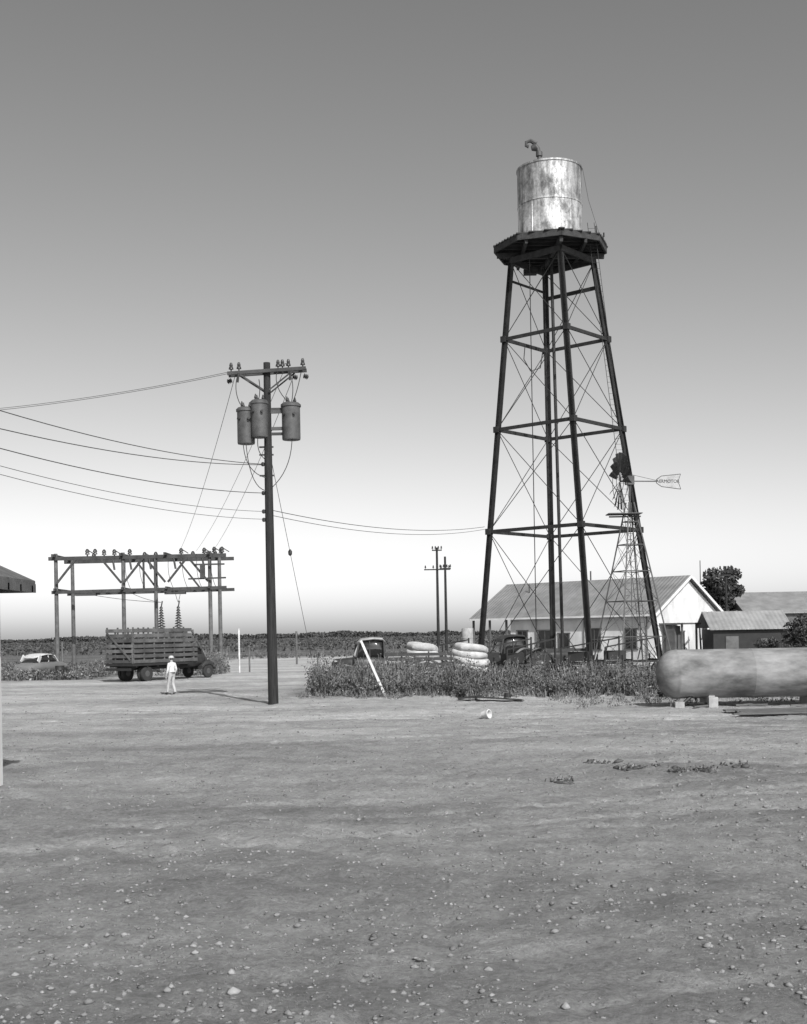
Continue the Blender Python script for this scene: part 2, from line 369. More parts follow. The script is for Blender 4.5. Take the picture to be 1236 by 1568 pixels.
tree('tall_shrub',27.4,80,3.9,1.2,.08,2600,.2,.1)
tree('low_bush',22.9,76,1.9,1.1,.06,2400,.16,.05)
tree('low_bush',-27.2,80,1.4,1.0,.05,1500,.14,.05)
tree('low_bush',44,120,5,2.4,.2,3000,.3,.1)

# ------------------------------------------------------------------ water tower
tw=empty('water_tower',(9.9,75,0))
ct=Vector((9.5,75,25.4)); cb=Vector((10.2,75,0)); ht_,hb_=2.57,5.75; ang=math.radians(4)
dirs={'C':Vector((math.sin(ang),-math.cos(ang),0)),'B':Vector((math.cos(ang),math.sin(ang),0)),'D':Vector((-math.sin(ang),math.cos(ang),0)),'A':Vector((-math.cos(ang),-math.sin(ang),0))}
def leg(k,z):
    t=z/25.4; c=cb.lerp(ct,t); return Vector((c.x,c.y,z))+dirs[k]*(hb_+(ht_-hb_)*t)
order=['C','B','D','A']
mb=MB()
for i,k in enumerate(order):
    q1=(dirs[order[(i+1)%4]]-dirs[k]).normalized(); q2=(dirs[order[i-1]]-dirs[k]).normalized()
    mb.angle(leg(k,-.1),leg(k,25.5),.27,.05,q1,q2)
    mb.angle(leg(k,0)-Vector((0,0,.1)),leg(k,25.5),.09,.09,-q1,-q2)
    for z in (20.4,14.9,8.7):
        mb.box(leg(k,z),(.34,.34,.36),0,Matrix.Rotation(math.radians(49),3,'Z'))
    mb.box(leg(k,.15),(.9,.9,.3),1)
mb.obj('legs',['steel','concrete'],tw)
mb=MB()
for z in(20.4,14.9,8.7):
    for i,k in enumerate(order):
        mb.beam(leg(k,z),leg(order[(i+1)%4],z),.12,.2)
mb.beam(leg('D',23.6),leg('B',23.6),.13,.22); mb.beam(leg('D',24.0),leg('A',24.0),.1,.12)
mb.obj('girts',['steel'],tw)
mb=MB(); lv=[0.3,8.7,14.9,20.4,25.2]
for i,k in enumerate(order):
    k2=order[(i+1)%4]
    for a_,b_ in zip(lv[:-1],lv[1:]):
        mb.tube(leg(k,a_),leg(k2,b_),.024,n=5); mb.tube(leg(k2,a_),leg(k,b_),.024,n=5)
mb.obj('tie_rods',['steel'],tw)
mb=MB()
pc=Vector((9.4,75,0))
mb.tube((9.75,75.2,0),(9.45,75.2,26),.1,n=10)
mb.tube((8.0,74,3),(8.0,74,25.8),.03,n=6)
mb.path([(7.6,73.6,19.8),(7.5,73.5,18.9),(7.9,73.6,18.2),(8.5,73.7,18.4),(8.7,73.8,19.6)],.03)
mb.tube((9.2,76.5,4),(9.2,76.5,25.8),.03,n=6)
mb.obj('riser_pipes',['steel'],tw)
mb=MB(); l0=leg('B',0)+Vector((-1.1,-.5,0)); l1=Vector((11.6,73.2,26.9))
for s_ in(-.2,.2): mb.tube(l0+Vector((s_,0,0)),l1+Vector((s_,0,0)),.018,n=5)
for i in range(80):
    p=l0.lerp(l1,i/80); mb.tube(p-Vector((.2,0,0)),p+Vector((.2,0,0)),.009,n=4)
mb.obj('ladder',['steel'],tw)
mb=MB(); R8=3.5; oc=[Vector((pc.x+R8*math.cos(math.radians(45*i+4)),pc.y+R8*math.sin(math.radians(45*i+4)),0)) for i in range(8)]
def clip(yl):
    xs_=[]
    for i in range(8):
        p,q=oc[i],oc[(i+1)%8]
        if (p.y-yl)*(q.y-yl)<0: xs_.append(p.x+(q.x-p.x)*(yl-p.y)/(q.y-p.y))
    return (min(xs_),max(xs_)) if len(xs_)==2 else None
yl=75-3.45
while yl<75+3.45:
    c=clip(yl)
    if c: 
        e_=random.uniform(-.05,.06); mb.box(((c[0]+c[1])/2,yl,26.06),(c[1]-c[0]+.1+e_,.27,.07))
    yl+=.285
mb.obj('deck',['platwood'],tw,False)
mb=MB()
for i in range(8):
    p,q=oc[i]-pc,oc[(i+1)%8]-pc; mb.beam(pc+p*.985+Vector((0,0,25.84)),pc+q*.985+Vector((0,0,25.84)),.1,.34)
for k in('A','B','C','D'):
    d=dirs[k]; mb.beam(pc+Vector((0,0,25.5)),pc+d*3.3+Vector((0,0,25.5)),.2,.3)
for o_ in np.linspace(-2.7,2.7,9):
    c=clip(75+o_); 
    if c: mb.beam((c[0]+.1,75+o_,25.87),(c[1]-.1,75+o_,25.87),.1,.28)
for o_ in(-1.75,1.75):
    mb.beam((9.4+o_,72.3,25.6),(9.4+o_,77.7,25.6),.16,.3)
for k,k2 in(('A','C'),('C','B'),('B','D'),('D','A')): mb.beam(leg(k,25.2),leg(k2,25.2),.16,.34)
mb.box((8.3,76.5,25.0),(.8,.5,.35))
mb.obj('platform_framing',['platwood'],tw,False)
mb=MB(); r=2.0
prof=[(1.97,0),(1.97,.06),(1.94,.08),(1.94,2.2),(1.975,2.23),(1.975,2.29),(1.955,2.32),(1.955,4.42),(2.0,4.45),(2.0,4.55),(1.9,4.6),(1.0,4.68),(.05,4.72)]
mb.lathe(prof,(9.4,75,26.2),72,0)
for i in range(5):
    a_=i*2*math.pi/5+.25
    for (z0,z1,off) in((.08,2.2,0),(2.32,4.42,.55)):
        aa=a_+off; p=Vector((9.4+1.945*math.cos(aa),75+1.945*math.sin(aa),0)); mb.beam(p+Vector((0,0,26.2+z0)),p+Vector((0,0,26.2+z1)),.03,.03)
mb.obj('tank',['galv'],tw)
mb=MB()
for o_ in np.linspace(-1.6,1.6,6): mb.box((9.4+o_,75,26.155),(.14,3.2,.1))
mb.path([(8.75,74.2,30.7),(8.72,74.2,31.35),(8.65,74.2,31.75),(8.45,74.2,32.0)],.13,10)
mb.tube((8.72,74.2,31.3),(8.72,74.2,31.55),.2,n=12)
mb.path([(8.55,74.2,32.05),(8.2,74.2,32.25),(7.95,74.2,32.15),(7.93,74.2,31.95),(8.1,74.2,31.9)],[.16,.12,.1,.09,.13],8)
mb.tube((8.5,74.1,31.8),(8.25,74.1,31.75),.24,.15,10); mb.tube((8.4,74.2,32.05),(8.3,74.2,32.3),.07,.04,8)
mb.obj('inlet_pipe_valve',['mill'],tw)
mb=MB(); mb.path([(11.35,74.4,30.6),(11.6,73.9,28.5),(12.1,73.2,26.2)],.012,5); mb.tube((11.9,72.9,26.1),(11.85,72.9,26.6),.04,n=6); mb.tube((12.4,73.4,26.1),(12.4,73.4,26.35),.05,n=6)
mb.obj('stay_rod',['steel'],tw)

# ------------------------------------------------------------------ windmill
wm=empty('windmill',(12.95,69.5,0)); mb=MB(); bx,by=12.95,69.5
def wl(i,z):
    s=[(-1,-1),(1,-1),(1,1),(-1,1)][i%4]; h=1.75+( .16-1.75)*z/9.8; c,s2=math.cos(.35),math.sin(.35)
    return Vector((bx+h*(s[0]*c-s[1]*s2),by+h*(s[0]*s2+s[1]*c),z))
for i in range(4):
    mb.beam(wl(i,0),wl(i,9.8),.07,.07)
    zz=[0,2.2,4.2,5.9,7.4,8.7]
    for a_,b_ in zip(zz[:-1],zz[1:]):
        mb.tube(wl(i,a_),wl(i+1,b_),.013,n=4); mb.tube(wl(i+1,a_),wl(i,b_),.013,n=4); mb.beam(wl(i,b_),wl(i+1,b_),.05,.05)
for i in range(26): 
    z=.3+i*.35; p=wl(0,z); q=wl(1,z); mb.tube(p,p.lerp(q,.3/max(.3,(q-p).length)),.012,n=4)
mb.obj('lattice_tower',['mill'],wm)
mb=MB(); 
for k in range(6): mb.box((bx-.35,by-.5+k*.2,9.15),(1.9,.16,.05))
mb.beam((bx-1.2,by,9.0),(bx+.6,by,9.0),.08); mb.obj('service_platform',['greywood'],wm,False)
HZ=11.0
mb=MB(); mb.tube((bx,by,9),(bx,by,HZ+.15),.06,.05,8); hub=Vector((bx-.55,by-.06,HZ)); axd=Vector((-.985,-.17,0)).normalized()
mb.tube(hub,Vector((bx+.25,by+.08,HZ)),.06,n=8); mb.box((bx,by,HZ+.05),(.5,.3,.5)); mb.tube((bx,by,0),(bx,by,9),.02,n=5)
mb.obj('gearbox',['mill'],wm)
mb=MB(); up=Vector((0,0,1)); sd=axd.cross(up)
for i in range(18):
    if i in(4,11,12): continue
    a_=i*2*math.pi/18+.1; rd=up*math.cos(a_)+sd*math.sin(a_); tg=-up*math.sin(a_)+sd*math.cos(a_)
    vs=[];fs=[]
    for t,w_ in((.5,.09),(1.0,.17),(1.62,.24)):
        tw_=math.radians(36); dd=tg*math.cos(tw_)+axd*math.sin(tw_)
        vs+=[hub+rd*t-dd*w_*.9,hub+rd*t+axd*.03,hub+rd*t+dd*w_*.9]
    for j in range(2): 
        for q in range(2): fs.append((j*3+q,j*3+q+1,j*3+q+4,j*3+q+3))
    mb.add(vs,fs); mb.tube(hub,hub+rd*1.5,.014,n=4)
for rr in(.6,1.25):
    pts=[hub+up*rr*math.cos(t)+sd*rr*math.sin(t) for t in np.linspace(0,2*math.pi,25)]; mb.path(pts,.018,4)
mb.obj('fan_wheel',['mill'],wm,False)
td=Vector((.985,.17,0)).normalized(); v0=Vector((bx,by,HZ)); mb=MB()
mb.beam(v0,v0+td*1.6,.05,.06); mb.tube(v0+Vector((0,0,.4)),v0+td*1.6+Vector((0,0,.05)),.012,n=4); mb.obj('tail_boom',['mill'],wm)
mb=MB(); nv=Vector((-td.y,td.x,0))*.008
A=[v0+td*1.6+up*-.1,v0+td*1.9+up*-.3,v0+td*3.05+up*-.44,v0+td*2.9+up*0,v0+td*3.05+up*.42,v0+td*1.9+up*.3,v0+td*1.6+up*.1]
mb.add([p-nv for p in A]+[p+nv for p in A],[tuple(range(7)),tuple(range(13,6,-1))]+[(i,i+7,(i+1)%7+7,(i+1)%7) for i in range(7)])
for i in range(7): mb.tube(A[i],A[(i+1)%7],.022,n=5,mi=1)
mb.obj('tail_vane',['vane','mill'],wm,False)
fc=bpy.data.curves.new('lettering','FONT'); fc.body='AERMOTOR'; fc.size=.26; fc.extrude=.003; fc.align_x='CENTER'; fc.align_y='CENTER'
fo=bpy.data.objects.new('tmp_text',fc); scene.collection.objects.link(fo); dg=bpy.context.evaluated_depsgraph_get(); me=bpy.data.meshes.new_from_object(fo.evaluated_get(dg)); bpy.data.objects.remove(fo)
lo=bpy.data.objects.new('vane_lettering',me); scene.collection.objects.link(lo); me.materials.clear(); me.materials.append(M['dark'])
R=Matrix((( td.x,0,td.y),(td.y,0,-td.x),(0,1,0))).to_4x4(); pp=v0+td*2.28-Vector((-td.y,td.x,0))*.016
lo.matrix_world=Matrix.Translation(pp)@R; lo.parent=wm; lo.matrix_parent_inverse=Matrix.Translation(wm.location).inverted()

# ------------------------------------------------------------------ utility pole with transformers
px,py=-5.08,47.3
up_=empty('utility_pole',(px,py,0)); mb=MB()
mb.path([(px+.02,py,-.1),(px,py,4),(px-.01,py,9),(px,py,13.15)],[.2,.18,.155,.13],16)
mb.obj('pole_shaft',['polewood'],up_)
mb=MB()
for o_ in(-.2,.2): mb.beam((px-1.5,py+o_,12.72),(px+1.52,py+o_-.05,12.86),.1,.13)
for s_ in(-1,1):
    for o_ in(-.26,.26): mb.beam((px+s_*1.05,py+o_,12.74+.05*s_),(px+s_*.1,py+o_,12.05),.05,.05)
mb.beam((px-.5,py,11.35),(px+.7,py,11.35),.1,.1);mb.beam((px-.5,py,10.4),(px+.7,py,10.4),.1,.1)
mb.obj('crossarms',['rackwood'],up_)
def insul(mb,p,s=1.,mi=0):
    x,y,z=p; mb.lathe([(.02*s,0),(.02*s,.08*s),(.075*s,.09*s),(.06*s,.15*s),(.045*s,.17*s),(.055*s,.2*s),(.04*s,.25*s),(.03*s,.28*s)],(x,y,z),10,mi)
mb=MB()
for dx in(-1.35,-1.05,.45,.62,.85,1.4): insul(mb,(px+dx,py-.2,12.82+dx*.045),1.3)
for dx in(-1.42,1.42,1.0): 
    for k in range(3): mb.lathe([(.03,-.04),(.1,-.02),(.1,.0),(.03,.04)],(px+dx+.04*k*(1 if dx>0 else -1)*1.5,py+.25,12.6+.045*dx-.02*k),10,0,(1 if dx>0 else -1,0,-.3))
for (x_,z_) in((px-1.1,12.35),(px+.9,12.4)): mb.tube((x_,py-.3,z_),(x_+.05,py-.32,z_+.35),.045,n=8)
for z_ in(9.24,8.13,7.42,7.1): mb.lathe([(.03,-.08),(.07,-.05),(.07,.05),(.03,.08)],(px-.22,py,z_),8)
for z_ in (9.9,9.6,8.8): mb.beam((px-.35,py,z_),(px+.2,py,z_),.06)
mb.obj('insulators',['porc'],up_)
for (dx,dy,zt,hh_,rr) in((.9,-.05,11.6,1.45,.37),(-.27,-.45,11.65,1.45,.33),(-.82,-.2,11.42,1.42,.35)):
    mb=MB(); x,y=px+dx,py+dy
    mb.lathe([(rr*.6,-.02),(rr*.93,0),(rr*.96,.06),(rr*.96,hh_-.2),(rr*1.06,hh_-.18),(rr*1.06,hh_-.1),(rr*.85,hh_-.03),(rr*.3,hh_)],(x,y,zt-hh_),24,0)
    for a_ in(.6,2.2,3.9): mb.lathe([(.05,0),(.07,.03),(.04,.08),(.06,.12),(.035,.2),(.02,.26)],(x+rr*.5*math.cos(a_),y+rr*.5*math.sin(a_),zt-.06),8,1)
    for a_ in(-2.2,-1.2): mb.tube((x+rr*math.cos(a_),y+rr*math.sin(a_),zt-.5),(x+(rr+.1)*math.cos(a_),y+(rr+.1)*math.sin(a_),zt-.5),.05,n=8,mi=1)
    mb.beam((x,y,zt-.35),(px,py,zt-.35),.1,.12); mb.beam((x,y,zt-1.0),(px,py,zt-1.0),.1,.12)
    mb.obj('transformer',['xfmr','porc'],up_)
mb=MB()
def curve3(a,b_,c,n=10): 
    a,b_,c=Vector(a),Vector(b_),Vector(c); return [a*(1-t)**2+b_*2*t*(1-t)+c*t*t for t in np.linspace(0,1,n)]
for q in(((px+.95,py-.3,10.3),(px+.95,py-.3,9.0),(px+.1,py-.1,8.3)),((px-.9,py-.5,10.1),(px-.9,py-.5,8.9),(px-.1,py-.15,8.7)),((px-.8,py-.5,10.1),(px-.7,py-.5,8.3),(px-.1,py-.15,8.2)),((px-.4,py+.2,10.4),(px-.5,py,9.7),(px-.1,py,9.4)),
          ((px-1.1,py-.3,12.6),(px-1.25,py-.4,12),(px-1.0,py-.4,11.5)),((px+.9,py-.3,12.7),(px+1.1,py-.4,12.2),(px+.95,py-.2,11.6)),((px+.45,py-.2,12.9),(px+.2,py-.3,12.2),(px+.8,py-.2,11.6)),((px-.36,py+.4,12.6),(px-.3,py+.5,12.2),(px-.4,py+.5,11.8)),
          ((px+1.35,py-.2,12.8),(px+1.2,py-.3,12),(px+1.0,py-.2,11.6)),((px+.62,py-.2,13.0),(px+.75,py-.2,13.1),(px+.85,py-.2,13.0))):
    mb.path(curve3(*q),.016,5)
mb.tube((px+.02,py-.2,0),(px+.02,py-.165,9),.012,n=5)
mb.obj('jumper_leads',['porc'],up_)
def span(mb,p,q,sag,r=.012,n=28):
    p,q=Vector(p),Vector(q); pts=[p.lerp(q,t)-Vector((0,0,4*sag*t*(1-t))) for t in np.linspace(0,1,n)]; mb.path(pts,r,5)
mb=MB()
Q=(-14.66,19.8)
for z0,zq in((9.24,9.62),(9.22,8.77),(8.13,8.72),(7.42,8.46),(7.12,8.3)): span(mb,(px-.2,py,z0),(Q[0],Q[1],zq),.8,.014 if z0>8 else .009)
for x0,z0,dz in((-6.5,12.78,0),(-6.1,12.8,-.12)): span(mb,(x0,py-.2,z0),(-26,52.7,12.35+dz),.5,.01)
span(mb,(px+.15,py,7.45),(5.0,74.0,8.95),.45,.014); span(mb,(px+.15,py,7.25),(5.0,74.0,8.8),.5,.012)
span(mb,(-6.3,py,12.7),(-17.2,95,9.3),.6,.012); span(mb,(-4.0,py,12.75),(-14.6,95,9.3),.6,.012); span(mb,(-4.4,py,12.9),(-15.9,95,9.3),.6,.011)
mb.obj('overhead_wires',['wire'],up_)
mb=MB(); g0=Vector((px,py+.15,9.9)); g1=Vector((-4.5,63.4,0)); mb.tube(g0,g1,.011,n=5); gb=g0.lerp(g1,.371)
mb.lathe([(.03,-.14),(.085,-.08),(.09,.05),(.03,.14)],gb,10); mb.obj('guy_wire',['dark'],up_)
for (x,y,h_) in((-14.9,19.2,10.4),(-26.3,52.8,13)):
    mb=MB(); mb.path([(x,y,-.1),(x,y,h_)],[.18,.12],12); mb.beam((x-1,y,h_-.3),(x+1,y,h_-.3),.1,.12); insul(mb,(x-.8,y,h_-.2),1.2); insul(mb,(x+.8,y,h_-.2),1.2)
    mb.obj('utility_pole',['polewood'],None)
def dpole(x,y,h,arms=((.9,2.4),),r=.16,lean=0):
    mb=MB(); mb.path([(x,y,-.1),(x+lean,y,h)],[r,r*.65],8)
    for dz,L_ in arms:
        mb.beam((x+lean-L_/2,y-.15,h-dz),(x+lean+L_/2,y-.15,h-dz),.14,.14)
        for k in(-.45,-.15,.15,.45): insul(mb,(x+lean+k*L_,y-.15,h-dz+.07),1.6)
    mb.obj('utility_pole',['polewood'],None)
dpole(4.25,150,13.0,((.35,1.2),(2.7,3.2)),.2); dpole(5.3,152,12.0,((1.5,1.4),),.2)
dpole(31.6,120,8.6,((.5,1.3),(.9,.9)),.13); dpole(29.1,120,9.2,(),.06)
# ------------------------------------------------------------------ substation rack
sb=empty('substation_rack',(-20.2,97,0))
mb=MB(); posts=[(-26.8,95),(-21.6,95),(-14.9,95),(-26.6,99),(-19.9,99),(-14.75,99)]
for x,y in posts:
    mb.path([(x,y,-.1),(x,y,9.25)],[.17,.14],10)
mb.obj('posts',['greywood'],sb)
mb=MB()
for y in(94.8,99.2,):
    mb.beam((-27.3,y,8.85),(-13.6,y,8.9),.18,.28); mb.beam((-27.1,y,6.25),(-13.6,y,6.4),.16,.25)
for x in(-26.8,-21.6,-18.2,-14.9): mb.beam((x,94,9.05),(x,100.2,9.05),.16,.22); mb.beam((x,94.4,6.45),(x,99.8,6.45),.14,.2)
for x,s_ in((-26.8,1),(-21.6,1),(-21.6,-1),(-14.9,-1),(-18.2,-1),(-18.2,1)):
    mb.beam((x+.1*s_,94.7,6.9),(x+s_*1.6,94.7,8.75),.12,.16)
for x in (-20,-19): mb.beam((x,94.9,6.3),(x,94.9,8.8),.14,.14)
mb.beam((-21.4,99.3,8.7),(-19.9,99.3,6.6),.12,.14); mb.beam((-18,99.3,8.7),(-16.4,99.3,6.6),.12,.14); 
mb.beam((-16.5,94.6,7.1),(-13.6,94.6,7.15),.12,.12); mb.beam((-16.0,94.6,8.2),(-13.7,94.6,8.2),.12,.12)
for x in(-24.5,-17.6): mb.box((x,95,6.05),(1.6,.5,.18))
mb.box((-15.4,94.6,7.7),(.35,.35,1.1))
mb.obj('beams_and_braces',['rackwood'],sb,False)
mb=MB()
for x in(-24.9,-24.3,-23.7,-23.2,-22.4,-21.2,-20.8,-19.9,-17.2,-16.9,-15.4,-15.1,-14.5,-14.1,-13.9):
    y=random.choice((94.8,95.6,99.2)); z=9.0
    mb.lathe([(.06,0),(.06,.12),(.19,.14),(.15,.26),(.09,.29),(.18,.32),(.14,.46),(.07,.56)],(x,y,z),8); 
    if random.random()<.6: mb.beam((x,y,z+.5),(x+.55,y,z+.15),.07)
for x in(-22.3,-21.0,-19.5,-17.6,-15.4): mb.tube((x,94.6,8.7),(x+.15,94.5,7.9),.08,n=8)
for x in(-18.4,-17.1):
    for k in range(9): mb.lathe([(.05,0),(.34-.025*k,.03),(.32-.025*k,.09),(.06,.19)],(x,93.4,3.2+.2*k),10)
    mb.tube((x,93.4,4.9),(x+.1,93.4,5.4),.05,n=6)
mb.box((-17.8,93.6,2.1),(2.4,1.6,2.2))
for k in range(8): mb.box((-18.8+.28*k,92.7,2.0),(.05,.25,1.7))
mb.obj('switchgear',['porc'],sb)
mb=MB()
for x0,x1 in((-24.5,-18.4),(-17.6,-17.1),(-21,-18.4),(-17.2,-17.1)): span(mb,(x0,95,6.1),(x1,93.4,5.3),.1,.02,8)
for k in range(7):
    x=-21.3+k*1.1; mb.path(curve3((x,94.8,9),(x-.2,94.5,7.6),(x+.3,94.8,6.4)),.02,4)
mb.obj('bus_wires',['wire'],sb)
# ------------------------------------------------------------------ stake truck
fw=Vector((.55,.83,0)).normalized()
def frame(o,fw): 
    lf=Vector((-fw.y,fw.x,0)); return Matrix(((fw.x,lf.x,0,o[0]),(fw.y,lf.y,0,o[1]),(0,0,1,0),(0,0,0,1)))
T=frame((-17.05,73.65),fw)
tk=empty('stake_bed_truck',(-15.5,76,0))
mb=MB(T); mb.box((2.5,0,1.02),(5.1,2.3,.14)); mb.box((3.4,.42,.8),(6.4,.1,.2)); mb.box((3.4,-.42,.8),(6.4,.1,.2))
for x in np.linspace(.3,4.7,6): mb.box((x,0,.91),(.08,2.25,.08))
mb.box((-.12,0,.75),(.1,2.1,.16)); mb.box((5.0,0,.85),(.1,.1,.1)); mb.box((2.3,0,1.75),(4.2,1.7,1.3)); mb.obj('bed_chassis_and_gap_fill',['dark'],tk,False)  # last box: dark block added inside the bed so slat gaps look dark
mb=MB(T)
for s_ in(-1,1):
    for x in np.linspace(.06,5.2,7): mb.box((x,s_*1.1,2.15),(.1,.06,2.25 if x<4.5 else 1.9))
    for k,z in enumerate(np.linspace(1.22,3.08,7)):
        L_=5.5 if z<2.5 else 5.0; mb.box((L_/2,s_*1.155,z+random.uniform(-.015,.015)),(L_,.04,.205))
for y in np.linspace(-1.05,1.05,4):
    mb.box((-.0,y,2.1),(.05,.09,2.15)); mb.box((5.1,y,1.9),(.05,.09,1.75))
for z in np.linspace(1.22,3.08,7):
    mb.box((-.05,0,z),(.04,2.2,.19))
    if z<2.7: mb.box((5.14,0,z),(.04,2.2,.18))
mb.beam((-.1,-1.0,1.3),(-.1,1.0,3.0),.04,.1); mb.beam((5.0,-1.16,3.05),(5.9,-1.1,1.9),.05,.12); mb.beam((5.0,1.16,3.05),(5.9,1.1,1.9),.05,.12)
mb.obj('stake_sides',['slat'],tk,False)
mb=MB(T)
mb.loft([(5.2,.85,1.0,1.95),(5.25,.93,.85,2.1),(5.5,.95,.75,2.2),(6.05,.95,.75,2.18),(6.3,.93,.75,2.0),(6.5,.9,.8,1.65),(6.55,.85,.85,1.5)])
mb.loft([(6.4,.6,.8,1.5),(6.9,.52,.75,1.45),(7.2,.42,.7,1.38),(7.3,.36,.75,1.28)])
for s_ in(-1,1):
    T2=T@Matrix.Translation((0,s_*.8,0)); m2=MB(T2); m2.loft([(6.1,.2,.55,.8),(6.4,.22,.78,1.08),(6.8,.24,.85,1.15),(7.1,.22,.75,1.05),(7.25,.12,.6,.85)]); m2.obj('fender',['truckpaint'],tk)
mb.box((7.4,0,.6),(.08,1.9,.16)); mb.obj('cab_and_hood',['truckpaint'],tk)
mb=MB(T); mb.box((5.8,-.945,1.75),(.6,.03,.4)); mb.box((5.8,.945,1.75),(.6,.03,.4)); mb.box((5.21,0,1.8),(.05,1.0,.35)); mb.obj('cab_windows',['glass'],tk)
mb=MB()
def wat(x,y,z,r_,w_): 
    c_=T@Vector((x,y,z)); mb.wheel(c_,r_,w_,(-fw.y,fw.x,0))
for y in(-.95,-.68,.68,.95): wat(1.25,y,.47,.47,.22)
for y in(-.85,.85): wat(6.75,y,.45,.45,.2)
mb.obj('wheels',['tire','xfmr'],tk)

def car(name,o,fwd,paint,top,kind='sedan'):
    T=frame(o,Vector(fwd).normalized()); e=empty(name,(o[0],o[1],0))
    mb=MB(T)
    if kind=='sedan':
        mb.loft([(-2.4,.45,.5,.75),(-2.3,.7,.4,.9),(-1.9,.84,.34,1.05),(-1.0,.9,.3,1.15),(.8,.9,.3,1.15),(1.6,.84,.32,1.1),(2.15,.7,.38,1.0),(2.35,.45,.48,.85)],0,p=2.8)
    else:
        mb.loft([(-.4,.85,.7,1.3),(-.3,.9,.6,1.45),(.9,.9,.6,1.45),(1.2,.8,.65,1.42),(1.3,.55,.65,1.4),(2.2,.42,.62,1.32),(2.35,.3,.7,1.15)],0)
        for s_ in(-1,1):
            m2=MB(T@Matrix.Translation((0,s_*.72,0))); m2.loft([(1.0,.2,.5,.7),(1.3,.22,.75,1.02),(1.75,.23,.85,1.1),(2.15,.2,.7,1.0),(2.3,.1,.6,.8)]); m2.obj('fender',[paint],e)
        mb.box((-2.2,0,.95),(3.6,2.1,.14)); mb.box((-1.6,.4,.7),(4.6,.1,.16)); mb.box((-1.6,-.4,.7),(4.6,.1,.16))
        for x in(-3.9,-2.7,-1.5,-.5): mb.box((x,-1.02,1.3),(.08,.05,.7)); mb.box((x,1.02,1.3),(.08,.05,.7))
        for z_ in (1.25,1.5):
            for s_ in(-1,1): mb.box((-2.2,s_*1.06,z_),(3.6,.04,.16))
    mb.obj('body',[paint],e)
    mb=MB(T)
    if kind=='sedan': mb.loft([(-1.6,.5,.95,1.2),(-1.1,.64,.95,1.5),(-.5,.7,.95,1.62),(.3,.7,.95,1.6),(.7,.66,.95,1.42),(1.0,.6,.95,1.15)],0,p=2.6)
    else: mb.loft([(-.4,.78,1.3,2.1),(-.3,.84,1.3,2.28),(.1,.85,1.3,2.38),(.7,.83,1.3,2.33),(.95,.78,1.3,2.1),(1.15,.76,1.3,1.5)],0,p=3.5)
    mb.obj('greenhouse_glass',['glass'],e)
    mb=MB(T)
    if kind=='sedan':
        mb.loft([(-1.3,.5,1.36,1.48),(-.9,.66,1.46,1.62),(-.3,.7,1.52,1.69),(.3,.69,1.5,1.66),(.6,.6,1.42,1.54)],0,p=2.3)
        for s_ in(-1,1):
            for x0,x1,w_ in((-1.35,-1.05,.3),(-.15,-.15,.07),(1.0,.6,.07)): mb.beam((x0,s_*.66,1.1),(x1,s_*.64,1.53),.06,w_)
    else:
        mb.loft([(-.44,.78,2.1,2.24),(-.3,.86,2.22,2.42),(.2,.87,2.25,2.46),(.75,.85,2.2,2.4),(.98,.78,2.05,2.2)],0,p=2.6)
    mb.obj('roof',[top],e)
    if kind!='sedan':
        mb=MB(T)
        for s_ in(-1,1):
            mb.beam((-.36,s_*.84,1.4),(-.34,s_*.82,2.25),.06,.3); mb.beam((1.12,s_*.8,1.4),(.95,s_*.78,2.2),.08,.1); mb.beam((.4,s_*.86,1.4),(.4,s_*.85,2.25),.05,.05)
        mb.box((-.42,0,1.55),(.05,1.6,.3)); mb.box((-.42,.6,1.9),(.05,.4,.5)); mb.box((-.42,-.6,1.9),(.05,.4,.5)); mb.obj('cab_pillars',[paint],e,False)
    mb=MB(); lf=T.to_3x3()@Vector((0,1,0))
    def w_(x,y,z,r_,q): mb.wheel(T@Vector((x,y,z)),r_,q,lf)
    if kind=='sedan':
        for x in(-1.5,1.5):
            for s_ in(-1,1): w_(x,s_*.78,.34,.34,.2)
    else:
        for x in(-2.6,1.75):
            for s_ in(-1,1): w_(x,s_*.82,.42,.42,.22)
    mb.obj('wheels',['tire','chrome'],e); mb=MB(T)
    if kind=='sedan': mb.box((-2.42,0,.5),(.1,1.6,.14)); mb.box((2.38,0,.5),(.1,1.6,.14))
    else:
        mb.box((2.5,0,.6),(.08,1.7,.14))
        for s_ in(-1,1): mb.path([(2.1,s_*.5,1.2),(2.25,s_*.5,1.2)],[.06,.11],12)
    mb.obj('bumpers_and_lamps',['chrome'],e)
car('parked_car',(-25.1,85),(.3,.95,0),'carpaint','carwhite')
car('flatbed_truck',(-1.5,65.5),(-.99,-.12,0),'truckpaint','cabroof','truck')
car('old_pickup_truck',(6.4,70.5),(-.97,-.22,0),'truckpaint','truckpaint','truck')
